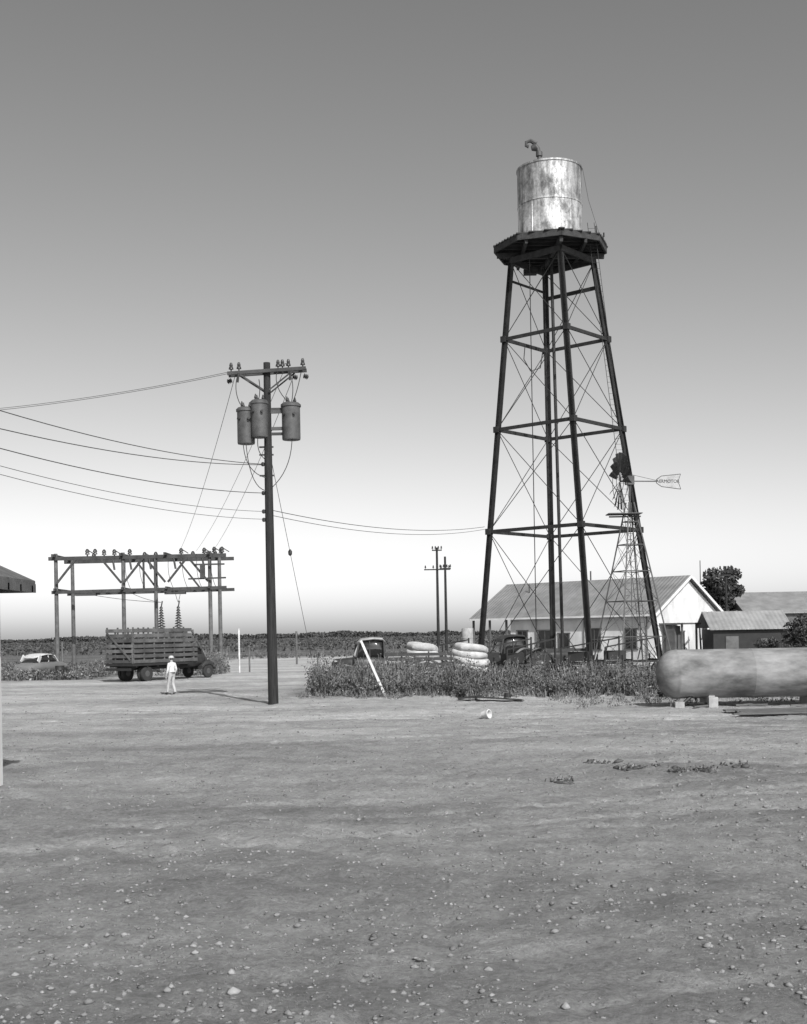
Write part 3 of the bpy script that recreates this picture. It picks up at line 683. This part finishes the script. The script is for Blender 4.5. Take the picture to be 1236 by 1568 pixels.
# ------------------------------------------------------------------ round bundles, tractor, implements
def bundle(x,y,z0,r,h,nl,name='canvas_roll_stack'):
    e=empty(name,(x,y,0)); mb=MB()
    for k in range(nl):
        z=z0+h*k/nl; hh_=h/nl; ox,oy=random.gauss(0,.04)-.02*k,random.gauss(0,.03); rk=r*(1.0,1.03,1.0,.95,.8)[min(4,k)]
        pr=[]
        for t in np.linspace(-math.pi/2,math.pi/2,13): pr.append((rk*.82+rk*.18*math.cos(t) if abs(t)<1.5 else rk*.6, hh_*.5+hh_*.55*math.sin(t)))
        if k==nl-1: pr+= [(rk*.45,hh_*1.02),(rk*.3,hh_*.85)]
        q=MB(); q.lathe(pr,(x+ox,y+oy,z),48)
        vs=[]
        for p in q.v:
            a_=math.atan2(p[1]-y-oy,p[0]-x-ox); kx=1+.018*math.sin(5*a_+k*2)+.014*math.sin(9*a_+k)+.014*math.sin(23*a_+3*k); dz=.05*math.sin(2*a_+k*1.3)
            vs.append((x+ox+(p[0]-x-ox)*kx,y+oy+(p[1]-y-oy)*kx,p[2]+dz-.14*(p[0]-x)))
        mb.add(vs,q.f)
    mb.obj('rolls',['sack'],e)
    m2=MB(); m2.box((x,y,z0/2),(r*1.6,r*1.6,z0*.9)); 
    m2.obj('pallet',['greywood'],e)
bundle(1.0,66,.55,.9,1.5,4); bundle(3.65,66,.5,.97,1.45,4)
def tractor(o,fwd):
    T=frame(o,Vector(fwd).normalized()); e=empty('farm_tractor',(o[0],o[1],0)); lf=T.to_3x3()@Vector((0,1,0)); mb=MB()
    for s_ in(-1,1):
        mb.wheel(T@Vector((-.9,s_*.85,.78)),.78,.36,lf); mb.wheel(T@Vector((1.2,s_*.45,.38)),.38,.18,lf)
    mb.T=T
    for s_ in(-1,1):
        for k in range(18):
            a_=k*math.pi/9; mb.box((-.9+.78*math.cos(a_),s_*.85,.78+.78*math.sin(a_)),(.06,.34,.1),0,Matrix.Rotation(-a_,3,'Y'))
    mb.obj('wheels',['tire','xfmr'],e); mb=MB(T)
    mb.loft([(-.3,.3,.7,1.45),(.2,.3,.7,1.55),(1.3,.27,.75,1.5),(1.5,.22,.85,1.4)]); mb.loft([(-1.2,.3,.5,1.0),(-.3,.35,.5,1.1)])
    mb.loft([(-1.25,.22,1.25,1.32),(-1.0,.25,1.2,1.27),(-.85,.2,1.2,1.26)]); mb.box((-1.3,0,1.45),(.06,.42,.35)); mb.tube((.7,.0,1.5),(.7,0,2.2),.04,n=8); mb.beam((-.95,0,.9),(-1.1,0,1.25),.08)
    for s_ in(-1,1): mb.path(curve3((-1.7,s_*.85,1.1),(-.9,s_*.85,2.25),(-.1,s_*.85,1.1)),.1,6)
    mb.tube((-.3,0,1.4),(-.6,0,1.8),.025,n=6); mb.path([(-.6+.1*math.cos(t),.22*math.sin(t),1.8+.2*math.cos(t)) for t in np.linspace(0,6.283,17)],.018,5)
    mb.obj('body',['truckpaint'],e)
tractor((7.6,65.0),(.9,.3,0))
def implement(o,a0,name='farm_implement'):
    T=frame(o,Vector((math.cos(a0),math.sin(a0),0))); e=empty(name,(o[0],o[1],0)); mb=MB(T)
    mb.beam((-1.6,-.7,.9),(1.6,-.7,.9),.1);mb.beam((-1.6,.7,.9),(1.6,.7,.9),.1)
    for x in(-1.5,0,1.5): mb.beam((x,-.7,.98),(x,.7,.98),.1); mb.beam((x,-.7,.4),(x,-.7,2.0+.2*x),.08); mb.beam((x,.7,.1),(x,.5,1.3),.07)
    mb.beam((-1.5,-.7,1.7),(1.5,-.7,2.2),.07); mb.beam((1.5,0,.9),(2.6,0,.6),.1); mb.tube((.6,0,1),(.9,0,2.1),.03,n=6); mb.box((-.7,0,1.25),(1.0,.7,.5))
    for k in range(8): mb.lathe([(.02,-.03),(.28,0),(.02,.03)],(-1.4+.4*k,.7,.3),14,0,(1,.2,0))
    for s_ in(-1,1): mb.wheel((s_*1.8,0,.45),.45,.15,(0,1,0),1,1)
    mb.obj('frame_and_discs',['dark','tire'],e)
implement((5.3,67.0),.2); implement((9.8,64.0),-.3); implement((6.2,63.6),.5); implement((2.3,69.5),-.2); implement((12.0,66),.2)
e=empty('storage_drum',(3.85,74,0)); mb=MB()
mb.lathe([(.32,0),(.35,.03),(.35,.4),(.37,.42),(.35,.44),(.35,.95),(.33,1.0),(.1,1.04)],(3.85,74,1.85),20,0); mb.obj('drum',['concrete'],e)
mb=MB()
for i in(-1,1):
    for j in(-1,1): mb.beam((3.85+.4*i,74+.4*j,0),(3.85+.3*i,74+.3*j,1.8),.08)
mb.box((3.85,74,1.81),(.9,.9,.07)); mb.obj('stand',['greywood'],e,False)
mb=MB(); mb.beam((-.78,50.9,0),(-1.82,52.3,2.35),.1,.04,up=(0,1,0)); mb.obj('leaning_board',['palewood'])
mb=MB(); mb.beam((-3.95,57,0),(-4.02,57,1.75),.07,.07); mb.beam((-4.2,57,1.6),(-3.9,57,1.72),.08,.1); mb.path([(-4.02,57,1.7),(-3.7,57,1.4),(-3.75,57,.9)],.02); mb.obj('hydrant_standpipe',['dark'])
mb=MB(); R=Matrix.Rotation(.06,3,'Z'); mb.box((3.6,46.5,.1),(1.75,.9,.02),0,Matrix.Rotation(.08,3,'Y')@R); mb.box((2.5,47.4,.12),(.9,1.0,.02),0,Matrix.Rotation(-.1,3,'Y')); mb.tube((3.9,46.6,.12),(3.9,46.6,.3),.14,.12,12)
mb.obj('scrap_sheet_metal',['dark'],None,False)
mb=MB(Matrix.Translation((2.46,37.4,.12))@Matrix.Rotation(math.radians(80),4,'Y')@Matrix.Rotation(.6,4,'X'))
mb.lathe([(.02,-.12),(.1,-.12),(.105,-.1),(.13,.1),(.14,.11),(.14,.13),(.12,.13),(.12,.1),(.095,-.09),(.02,-.1)],(0,0,0),24); mb.obj('white_bucket',['white'])
mb=MB()
for k in range(6): 
    mb.box((11.9+random.uniform(-.2,.2),36.6+.33*k,.06+.01*random.random()),(3.6+random.uniform(-.4,.5),.24,.04),0,Matrix.Rotation(random.uniform(-.04,.04)+.05,3,'Z'))
mb.obj('plank_walk',['greywood'],None,False)
# ------------------------------------------------------------------ LPG tank
e=empty('propane_tank',(12.5,41.2,0)); mb=MB(); r=.82; prof=[]
for t in np.linspace(0,math.pi/2,12): prof.append((r*math.sin(t),-.62*math.cos(t)))
prof[0]=(.02,-.62); prof+= [(r+.012,.02),(r+.012,.08),(r,.1),(r,2.5),(r+.01,2.52),(r,2.56),(r,6.9)]
for t in np.linspace(math.pi/2,0,12): prof.append((max(.02,r*math.sin(t)),7.0+.62*math.cos(t)))
mb.lathe(prof,(9.07,41.2,1.1),48,0,(1,-.02,0)); mb.obj('shell',['lpg'],e)
mb=MB()
for x in(10.2,13.6,15.5): mb.box((x,41.2,.16),(.3,1.3,.36)); mb.box((x,41.2,.36),(.2,.9,.1))
mb.box((9.1,40.75,.1),(.3,.3,.2)); mb.obj('concrete_saddles',['concrete'],e,False)
mb=MB(); mb.tube((12.6,41.2,1.9),(12.6,41.2,2.08),.1,n=10); mb.tube((9.6,40.9,.4),(9.2,40.8,.1),.06,n=8); mb.path([(9.7,41,.35),(9.75,40.9,.12),(10.1,40.8,.1)],.05,8); mb.obj('fittings',['dark'],e)
mb=MB()
for k in range(9): 
    x=random.uniform(8.6,15); y=random.uniform(39.9,41.6); a_=random.uniform(-.5,.5); mb.beam((x,y,.05),(x+.6*math.cos(a_),y+.6*math.sin(a_),.07),.09,.05)
mb.obj('wood_scraps',['greywood'],None,False)
# ------------------------------------------------------------------ buildings
def win(mb,x,z,w,h,side,off=0,door=False):
    def B(cx,cz,sx,sz,d,mi):
        if side=='f': mb.box((cx,off-d,cz),(sx,.05,sz),mi)
        else: mb.box((off-d,cx,cz),(.05,sx,sz),mi)
    B(x,z,w,h,.01,1)
    t=.09
    B(x-w/2,z,t,h+t,.035,0);B(x+w/2,z,t,h+t,.035,0);B(x,z+h/2,w+2.5*t,t,.04,0)
    if not door:
        B(x,z-h/2,w+3*t,t,.045,0); B(x,z,w-t,.05,.03,0); B(x,z,.04,h-t,.028,0)
e1=Vector((.687,.727,0));e2=Vector((-.727,.687,0)); T=Matrix(((e1.x,e2.x,0,18.1),(e1.y,e2.y,0,88),(0,0,1,0),(0,0,0,1)))
hs=empty('white_farmhouse',(18.1,88,0))
W,LN,EZ,RZ=10.,17.5,3.6,6.5
mb=MB(T); x0,x1,y0,y1=.45,9.55,.35,13.6; sl=(RZ-EZ)/5.; zw=EZ+sl*.45-.12
pk=RZ-.14
mb.add([(x0,y0,0),(x1,y0,0),(x1,y0,zw),(5,y0,pk),(x0,y0,zw)],[(0,1,2,3,4)])
mb.add([(x0,y1,0),(x1,y1,0),(x1,y1,zw),(5,y1,pk),(x0,y1,zw)],[(4,3,2,1,0)])
mb.add([(x0,y0,0),(x0,y1,0),(x0,y1,zw),(x0,y0,zw)],[(3,2,1,0)]); mb.add([(x1,y0,0),(x1,y1,0),(x1,y1,zw),(x1,y0,zw)],[(0,1,2,3)])
mb.obj('walls',['wallwhite'],hs,False)
def roofslab(mb,xa,za,xb,zb,ya,yb,t=.08,mi=0):
    n=Vector((-(zb-za),0,xb-xa)).normalized()*t
    if n.z<0:n=-n
    vs=[(xa,ya,za),(xb,ya,zb),(xb,yb,zb),(xa,yb,za)]; vs+=[(p[0]+n.x,p[1],p[2]+n.z) for p in vs]
    mb.add(vs,[(0,3,2,1),(4,5,6,7),(0,1,5,4),(1,2,6,5),(2,3,7,6),(3,0,4,7)],mi)
def place(mb,name,mats,par,T,smooth=False):
    o=mb.obj(name,mats,None,smooth); o.matrix_world=T; o.parent=par; o.matrix_parent_inverse=Matrix.Translation(par.location).inverted(); return o
mb=MB(); roofslab(mb,0,EZ,5,RZ,0,LN); roofslab(mb,5.0,RZ,10,EZ,0.004,LN); place(mb,'roof',['roof'],hs,T)
mb=MB(T)
mb.beam((-.05,-.03,EZ-.02),(5,-.03,RZ-.02),.05,.2); mb.beam((10.05,-.03,EZ-.02),(5,-.034,RZ-.02),.05,.2); mb.beam((-.03,0,EZ-.0),(-.03,LN,EZ-.0),.05,.14)
mb.obj('fascia_boards',['white'],hs,False)
mb=MB(T)
for y in(2.4,): win(mb,y,1.9,1.0,1.5,'l',x0)
win(mb,5.6,1.9,1.1,1.6,'l',x0); win(mb,8.4,1.25,1.0,2.3,'l',x0,True); win(mb,10.2,1.9,1.3,1.5,'l',x0); win(mb,12.4,1.9,1.0,1.5,'l',x0)
win(mb,7.4,2.35,.7,1.1,'f',y0); win(mb,3.9,1.25,1.0,2.3,'f',y0,True); win(mb,9.0,2.1,.25,.6,'f',y0)
mb.obj('windows_and_doors',['greywood','glass'],hs,False)
mb=MB(T)
for y in(13.9,15.6,17.3): mb.box((.3,y,EZ/2),(.14,.14,EZ)); mb.box((9.7,y,EZ/2),(.14,.14,EZ))
for y in (1,6.5,11): mb.tube((x0-.08,y,0),(x0-.08,y,EZ),.04,n=6)
for x in(1.2,3.2): mb.box((x,-1.4,1.45),(.12,.12,2.9)); 
mb.box((2.2,-.6,2.95),(2.5,2.1,.12)); mb.box((2.2,-1.4,.9),(2.0,.06,.1)); mb.box((1.5,-.5,1.4),(.8,.7,2.8))
mb.beam((4.6,-1.0,0),(4.5,-.9,3.1),.1); mb.beam((3.2,-1.4,2.7),(4.6,-1.0,3.0),.1)
mb.obj('porch_posts_and_leanto',['greywood'],hs,False)
mb=MB(T); mb.tube((5,9,RZ),(5,9,RZ+.8),.06,n=8); mb.tube((3.5,14,5.5),(3.5,14,6.4),.05,n=8); mb.obj('vent_pipes',['mill'],hs)
T=Matrix.Translation((21.6,86,0)); sh=empty('dark_shed',(21.6,86,0)); mb=MB(T)
mb.box((2.7,1.6,1.25),(5.2,3.2,2.5)); mb.obj('walls',['dark'],sh,False)
mb=MB(T); 
vs=[(-.2,-.3,2.45),(5.6,-.3,2.45),(5.6,2.0,3.7),(-.2,2.0,3.7)]; mb.add(vs+[(a_,b_,c_+.08) for a_,b_,c_ in vs],[(0,3,2,1),(4,5,6,7),(0,1,5,4),(1,2,6,5),(2,3,7,6),(3,0,4,7)])
vs=[(-.2,2.004,3.7),(5.6,2.004,3.7),(5.6,4,2.6),(-.2,4,2.6)]; mb.add(vs+[(a_,b_,c_+.08) for a_,b_,c_ in vs],[(0,3,2,1),(4,5,6,7),(0,1,5,4),(1,2,6,5),(2,3,7,6),(3,0,4,7)])
mb.obj('roof',['roofp'],sh,False); mb=MB(T); mb.box((1.4,-.03,1.0),(.9,.06,2.0)); mb.box((3.8,-.03,1.5),(.8,.05,.6)); mb.obj('door_and_hatch',['greywood'],sh,False)
T=Matrix.Translation((37,132,0)); bn=empty('metal_barn',(37,132,0)); mb=MB(T)
mb.add([(0,0,0),(34,0,0),(34,12,0),(0,12,0),(0,0,4.1),(34,0,4.1),(34,12,4.1),(0,12,4.1),(0,6,6.3),(34,6,6.3)],[(0,1,5,4),(1,2,6,9,5),(2,3,7,6),(3,0,4,8,7)]); mb.obj('walls',['greywood'],bn,False)
mb=MB(T)
for ya,yb,za,zb in((-.4,6,4.0,6.4),(6.004,12.4,6.4,4.0)):
    vs=[(-.4,ya,za),(34.4,ya,za),(34.4,yb,zb),(-.4,yb,zb)]; mb.add(vs+[(a_,b_,c_+.1) for a_,b_,c_ in vs],[(0,3,2,1),(4,5,6,7),(0,1,5,4),(1,2,6,5),(2,3,7,6),(3,0,4,7)])
mb.obj('roof',['roof'],bn,False); mb=MB(T)
for x in(3,8,14,20): mb.box((x,-.03,1.6),(2.4,.06,3.0) if x==14 else (1.2,.06,1.2))
mb.obj('doors_and_windows',['dark'],bn,False)
ls=empty('white_shed',(-9.5,19,0)); mb=MB()
mb.box((-9.87,18.9,1.8),(5,7.1,3.6)); mb.obj('walls',['white'],ls,False)
mb=MB()
for xa,xb,za,zb in((-6.85,-9.8,3.62,5.0),(-9.804,-12.8,5.0,3.62)):
    vs=[(xa,14.9,za),(xa,22.9,za),(xb,22.9,zb),(xb,14.9,zb)]; mb.add(vs+[(a_,b_,c_+.12) for a_,b_,c_ in vs],[(0,3,2,1),(4,5,6,7),(0,1,5,4),(1,2,6,5),(2,3,7,6),(3,0,4,7)])
mb.obj('roof',['greywood'],ls,False); mb=MB()
for k in range(12): mb.box((-7.15,15.2+k*.68,3.58),(.62,.08,.13))
mb.box((-6.86,18.9,3.6),(.04,8,.16)); mb.obj('rafter_tails',['greywood'],ls,False)
mb=MB(); mb.box((-7.35,17.5,1.6),(.04,1.0,1.2)); mb.box((-9.8,15.33,1.05),(1,.04,2.1)); mb.obj('window_and_door',['glass'],ls,False)
# ------------------------------------------------------------------ fence, posts, bits
e=empty('wire_fence',(-10,140,0)); mb=MB()
for k in range(44):
    x=-48+k*2.6; mb.path([(x,137+.02*x,0),(x+random.uniform(-.06,.06),137+.02*x,1.35+random.uniform(-.1,.15))],.06,6)
for z in(.5,.85,1.2): mb.path([(-48,136,z),(65,138.3,z)],.012,4)
mb.obj('posts_and_wire',['greywood'],e)
def post(x,y,h,r,m='palewood'):
    mb=MB(); mb.path([(x,y,-.1),(x,y,h-.05),(x,y,h)],[r,r,r*.7],10); mb.lathe([(r*1.1,0),(r*1.1,.06),(r*.4,.09)],(x,y,h-.02),10); mb.obj('marker_post',[m])
post(-11.8,88,3.1,.07); post(-24.2,87,2.4,.07,'greywood'); post(-23.0,95,2.6,.07,'greywood'); post(-11.2,89,1.7,.06,'greywood'); post(-28.4,100,2.7,.05,'greywood'); post(-9.6,110,2.9,.09,'greywood')
mb=MB(); mb.lathe([(.28,0),(.3,.03),(.3,.3),(.315,.32),(.3,.34),(.3,.6),(.315,.62),(.3,.64),(.3,.88),(.28,.9),(.26,.87)],(-22.6,80.6,0),20); mb.obj('oil_drum',['dark'])

# ------------------------------------------------------------------ man
def skinned(verts,edges,radii,root=0,sub=2):
    me=bpy.data.meshes.new('t'); me.from_pydata(verts,edges,[]); o=bpy.data.objects.new('t',me); scene.collection.objects.link(o)
    md=o.modifiers.new('s','SKIN'); md.use_smooth_shade=True
    for i,sv in enumerate(me.skin_vertices[0].data): 
        r=radii[i]; sv.radius=(r,r) if not isinstance(r,tuple) else r; sv.use_root=(i==root)
    s=o.modifiers.new('u','SUBSURF'); s.levels=sub; s.render_levels=sub
    bpy.context.view_layer.update(); dg=bpy.context.evaluated_depsgraph_get()
    m=bpy.data.meshes.new_from_object(o.evaluated_get(dg)); bpy.data.objects.remove(o); return m
man=empty('man',(-10.75,56.8,0))
v=[(0,0,.96),(0,.0,1.1),(0,.01,1.25),(0,.01,1.38),(0,0,1.48),(0,.02,1.54),(0,.03,1.62),(0,.03,1.70),(0,.02,1.74),
 (.17,0,1.40),(.24,-.03,1.14),(.225,.08,.93),(.22,.11,.87),
 (-.17,0,1.40),(-.23,.0,1.13),(-.24,.09,.89),(-.24,.11,.83),
 (.09,0,.9),(.10,.06,.5),(.10,-.1,.12),(.105,-.02,.045),(.11,.09,.035),
 (-.09,0,.9),(-.10,.14,.5),(-.10,.2,.11),(-.105,.3,.045),(-.11,.37,.035),(.0,.125,1.635)]
ed=[(0,1),(1,2),(2,3),(3,4),(4,5),(5,6),(6,7),(7,8),(3,9),(9,10),(10,11),(11,12),(3,13),(13,14),(14,15),(15,16),(0,17),(17,18),(18,19),(19,20),(20,21),(0,22),(22,23),(23,24),(24,25),(25,26),(6,27)]
ra=[(.155,.12),(.15,.115),(.165,.12),(.17,.11),(.065,.065),(.058,.06),(.085,.1),(.08,.095),(.05,.06),.075,.055,.04,.034,.075,.055,.04,.034,.1,.075,.06,.045,.03,.1,.075,.06,.045,.03,.014]
me=skinned(v,ed,ra)
for q in('shirt','pants','skin','shoe','hair'): me.materials.append(M[q])
for p in me.polygons:
    c=p.center; i=0
    if c.z<.09: i=3
    elif c.z<.99 and abs(c.x)<.195: i=1
    elif abs(c.x)>.17 and c.z<.98: i=2
    if c.z>1.47: i=2
    if c.z>1.6 and c.y<.05 or c.z>1.7: i=4
    p.material_index=i; p.use_smooth=True
Tm=Matrix.Translation((-10.75,56.8,0))@Matrix.Rotation(math.radians(50),4,'Z')
o=bpy.data.objects.new('body',me); scene.collection.objects.link(o); o.matrix_world=Tm; o.parent=man; o.matrix_parent_inverse=Matrix.Translation(man.location).inverted()
for s_,w_ in((1,Vector((.22,.11,.87))),(-1,Vector((-.24,.11,.83)))):
    hv=[tuple(w_),tuple(w_+Vector((0,.01,-.05))),tuple(w_+Vector((0,.02,-.09)))];he=[(0,1),(1,2)];hr=[.03,(.036,.02),(.036,.018)]
    for k,(dy,L_) in enumerate(((-.03,.065),(-.01,.078),(.012,.072),(.032,.055))):
        b0=len(hv); hv+= [tuple(w_+Vector((0,.02+dy,-.1))),tuple(w_+Vector((-s_*.005,.025+dy,-.1-L_*.55))),tuple(w_+Vector((-s_*.02,.03+dy,-.1-L_)))]; he+=[(2,b0),(b0,b0+1),(b0+1,b0+2)]; hr+=[.009,.009,.007]
    b0=len(hv); hv+=[tuple(w_+Vector((-s_*.01,.05,-.06))),tuple(w_+Vector((-s_*.02,.065,-.1)))]; he+=[(1,b0),(b0,b0+1)]; hr+=[.011,.009]
    hm=skinned(hv,he,hr,0,1); hm.materials.append(M['skin']); ho=bpy.data.objects.new('hand',hm); scene.collection.objects.link(ho); ho.matrix_world=Tm; ho.parent=man; ho.matrix_parent_inverse=Matrix.Translation(man.location).inverted()
mb=MB(Tm); mb.lathe([(.115,0),(.118,.03),(.11,.07),(.08,.11),(.02,.125)],(0,.025,1.67),20); mb.lathe([(.02,0),(.14,.0),(.145,.012),(.1,.02)],(0,.045,1.675),20); mb.obj('cap',['cap'],man)
mb=MB(Tm)
for s_ in(-1,1): mb.lathe([(.002,-.01),(.01,0),(.002,.01)],(s_*.033,.118,1.655),8,0,(0,1,0)); mb.lathe([(.005,-.012),(.03,0),(.005,.012)],(s_*.092,.02,1.64),10,1,(1,0,0))
mb.box((0,.115,1.59),(.045,.01,.008)); mb.obj('eyes_ears_mouth',['dark','skin'],man)
mb=MB(Tm); mb.lathe([(.158,0),(.16,.02),(.158,.04)],(0,0,.985),20); mb.obj('belt',['shoe'],man)

# ------------------------------------------------------------------ light, sky, camera
SE,AZ=math.radians(40),math.radians(22)
sund=Vector((math.sin(AZ)*math.cos(SE),-math.cos(AZ)*math.cos(SE),math.sin(SE)))
l=bpy.data.lights.new('sun','SUN'); l.energy=5.0; l.angle=math.radians(.53); l.color=(1,.998,.994); lo=bpy.data.objects.new('sun',l); scene.collection.objects.link(lo); lo.rotation_euler=(-sund).to_track_quat('-Z','Y').to_euler()
w=bpy.data.worlds.new('World'); scene.world=w; w.use_nodes=True; nt=w.node_tree; N=nt.nodes; L=nt.links; bg=N['Background']
sk=N.new('ShaderNodeTexSky'); sk.sky_type='NISHITA'; sk.sun_disc=False; sk.sun_elevation=SE; sk.sun_rotation=math.radians(158); sk.air_density=1.0; sk.dust_density=1.35; sk.ozone_density=1.0
# panchromatic film behind a yellow-orange filter: red-weighted grey with film contrast
sp=N.new('ShaderNodeSeparateColor'); L.new(sk.outputs[0],sp.inputs[0])
m1=N.new('ShaderNodeMath'); m1.operation='MULTIPLY'; m1.inputs[1].default_value=.8; L.new(sp.outputs[0],m1.inputs[0])
m2=N.new('ShaderNodeMath'); m2.operation='MULTIPLY_ADD'; m2.inputs[1].default_value=.2; L.new(sp.outputs[1],m2.inputs[0]); L.new(m1.outputs[0],m2.inputs[2])
m3=N.new('ShaderNodeMath'); m3.operation='POWER'; m3.inputs[1].default_value=1.18; L.new(m2.outputs[0],m3.inputs[0])
c2=N.new('ShaderNodeCombineColor')
for i in range(3): L.new(m3.outputs[0],c2.inputs[i])
L.new(c2.outputs[0],bg.inputs['Color']); bg.inputs['Strength'].default_value=.143
cam=bpy.data.cameras.new('camera'); co=bpy.data.objects.new('camera',cam); scene.collection.objects.link(co); scene.camera=co
th=.018; c,s=math.cos(th),math.sin(th)
co.matrix_world=Matrix(((c,s,0,0),(0,0,-1,0),(-s,c,0,H),(0,0,0,1)))
cam.sensor_width=36; cam.sensor_fit='AUTO'; cam.lens=36*1880/1568; cam.shift_y=185/1568; cam.clip_start=.1; cam.clip_end=8000
scene.view_settings.view_transform='Standard'; scene.view_settings.look='None'; scene.view_settings.exposure=0
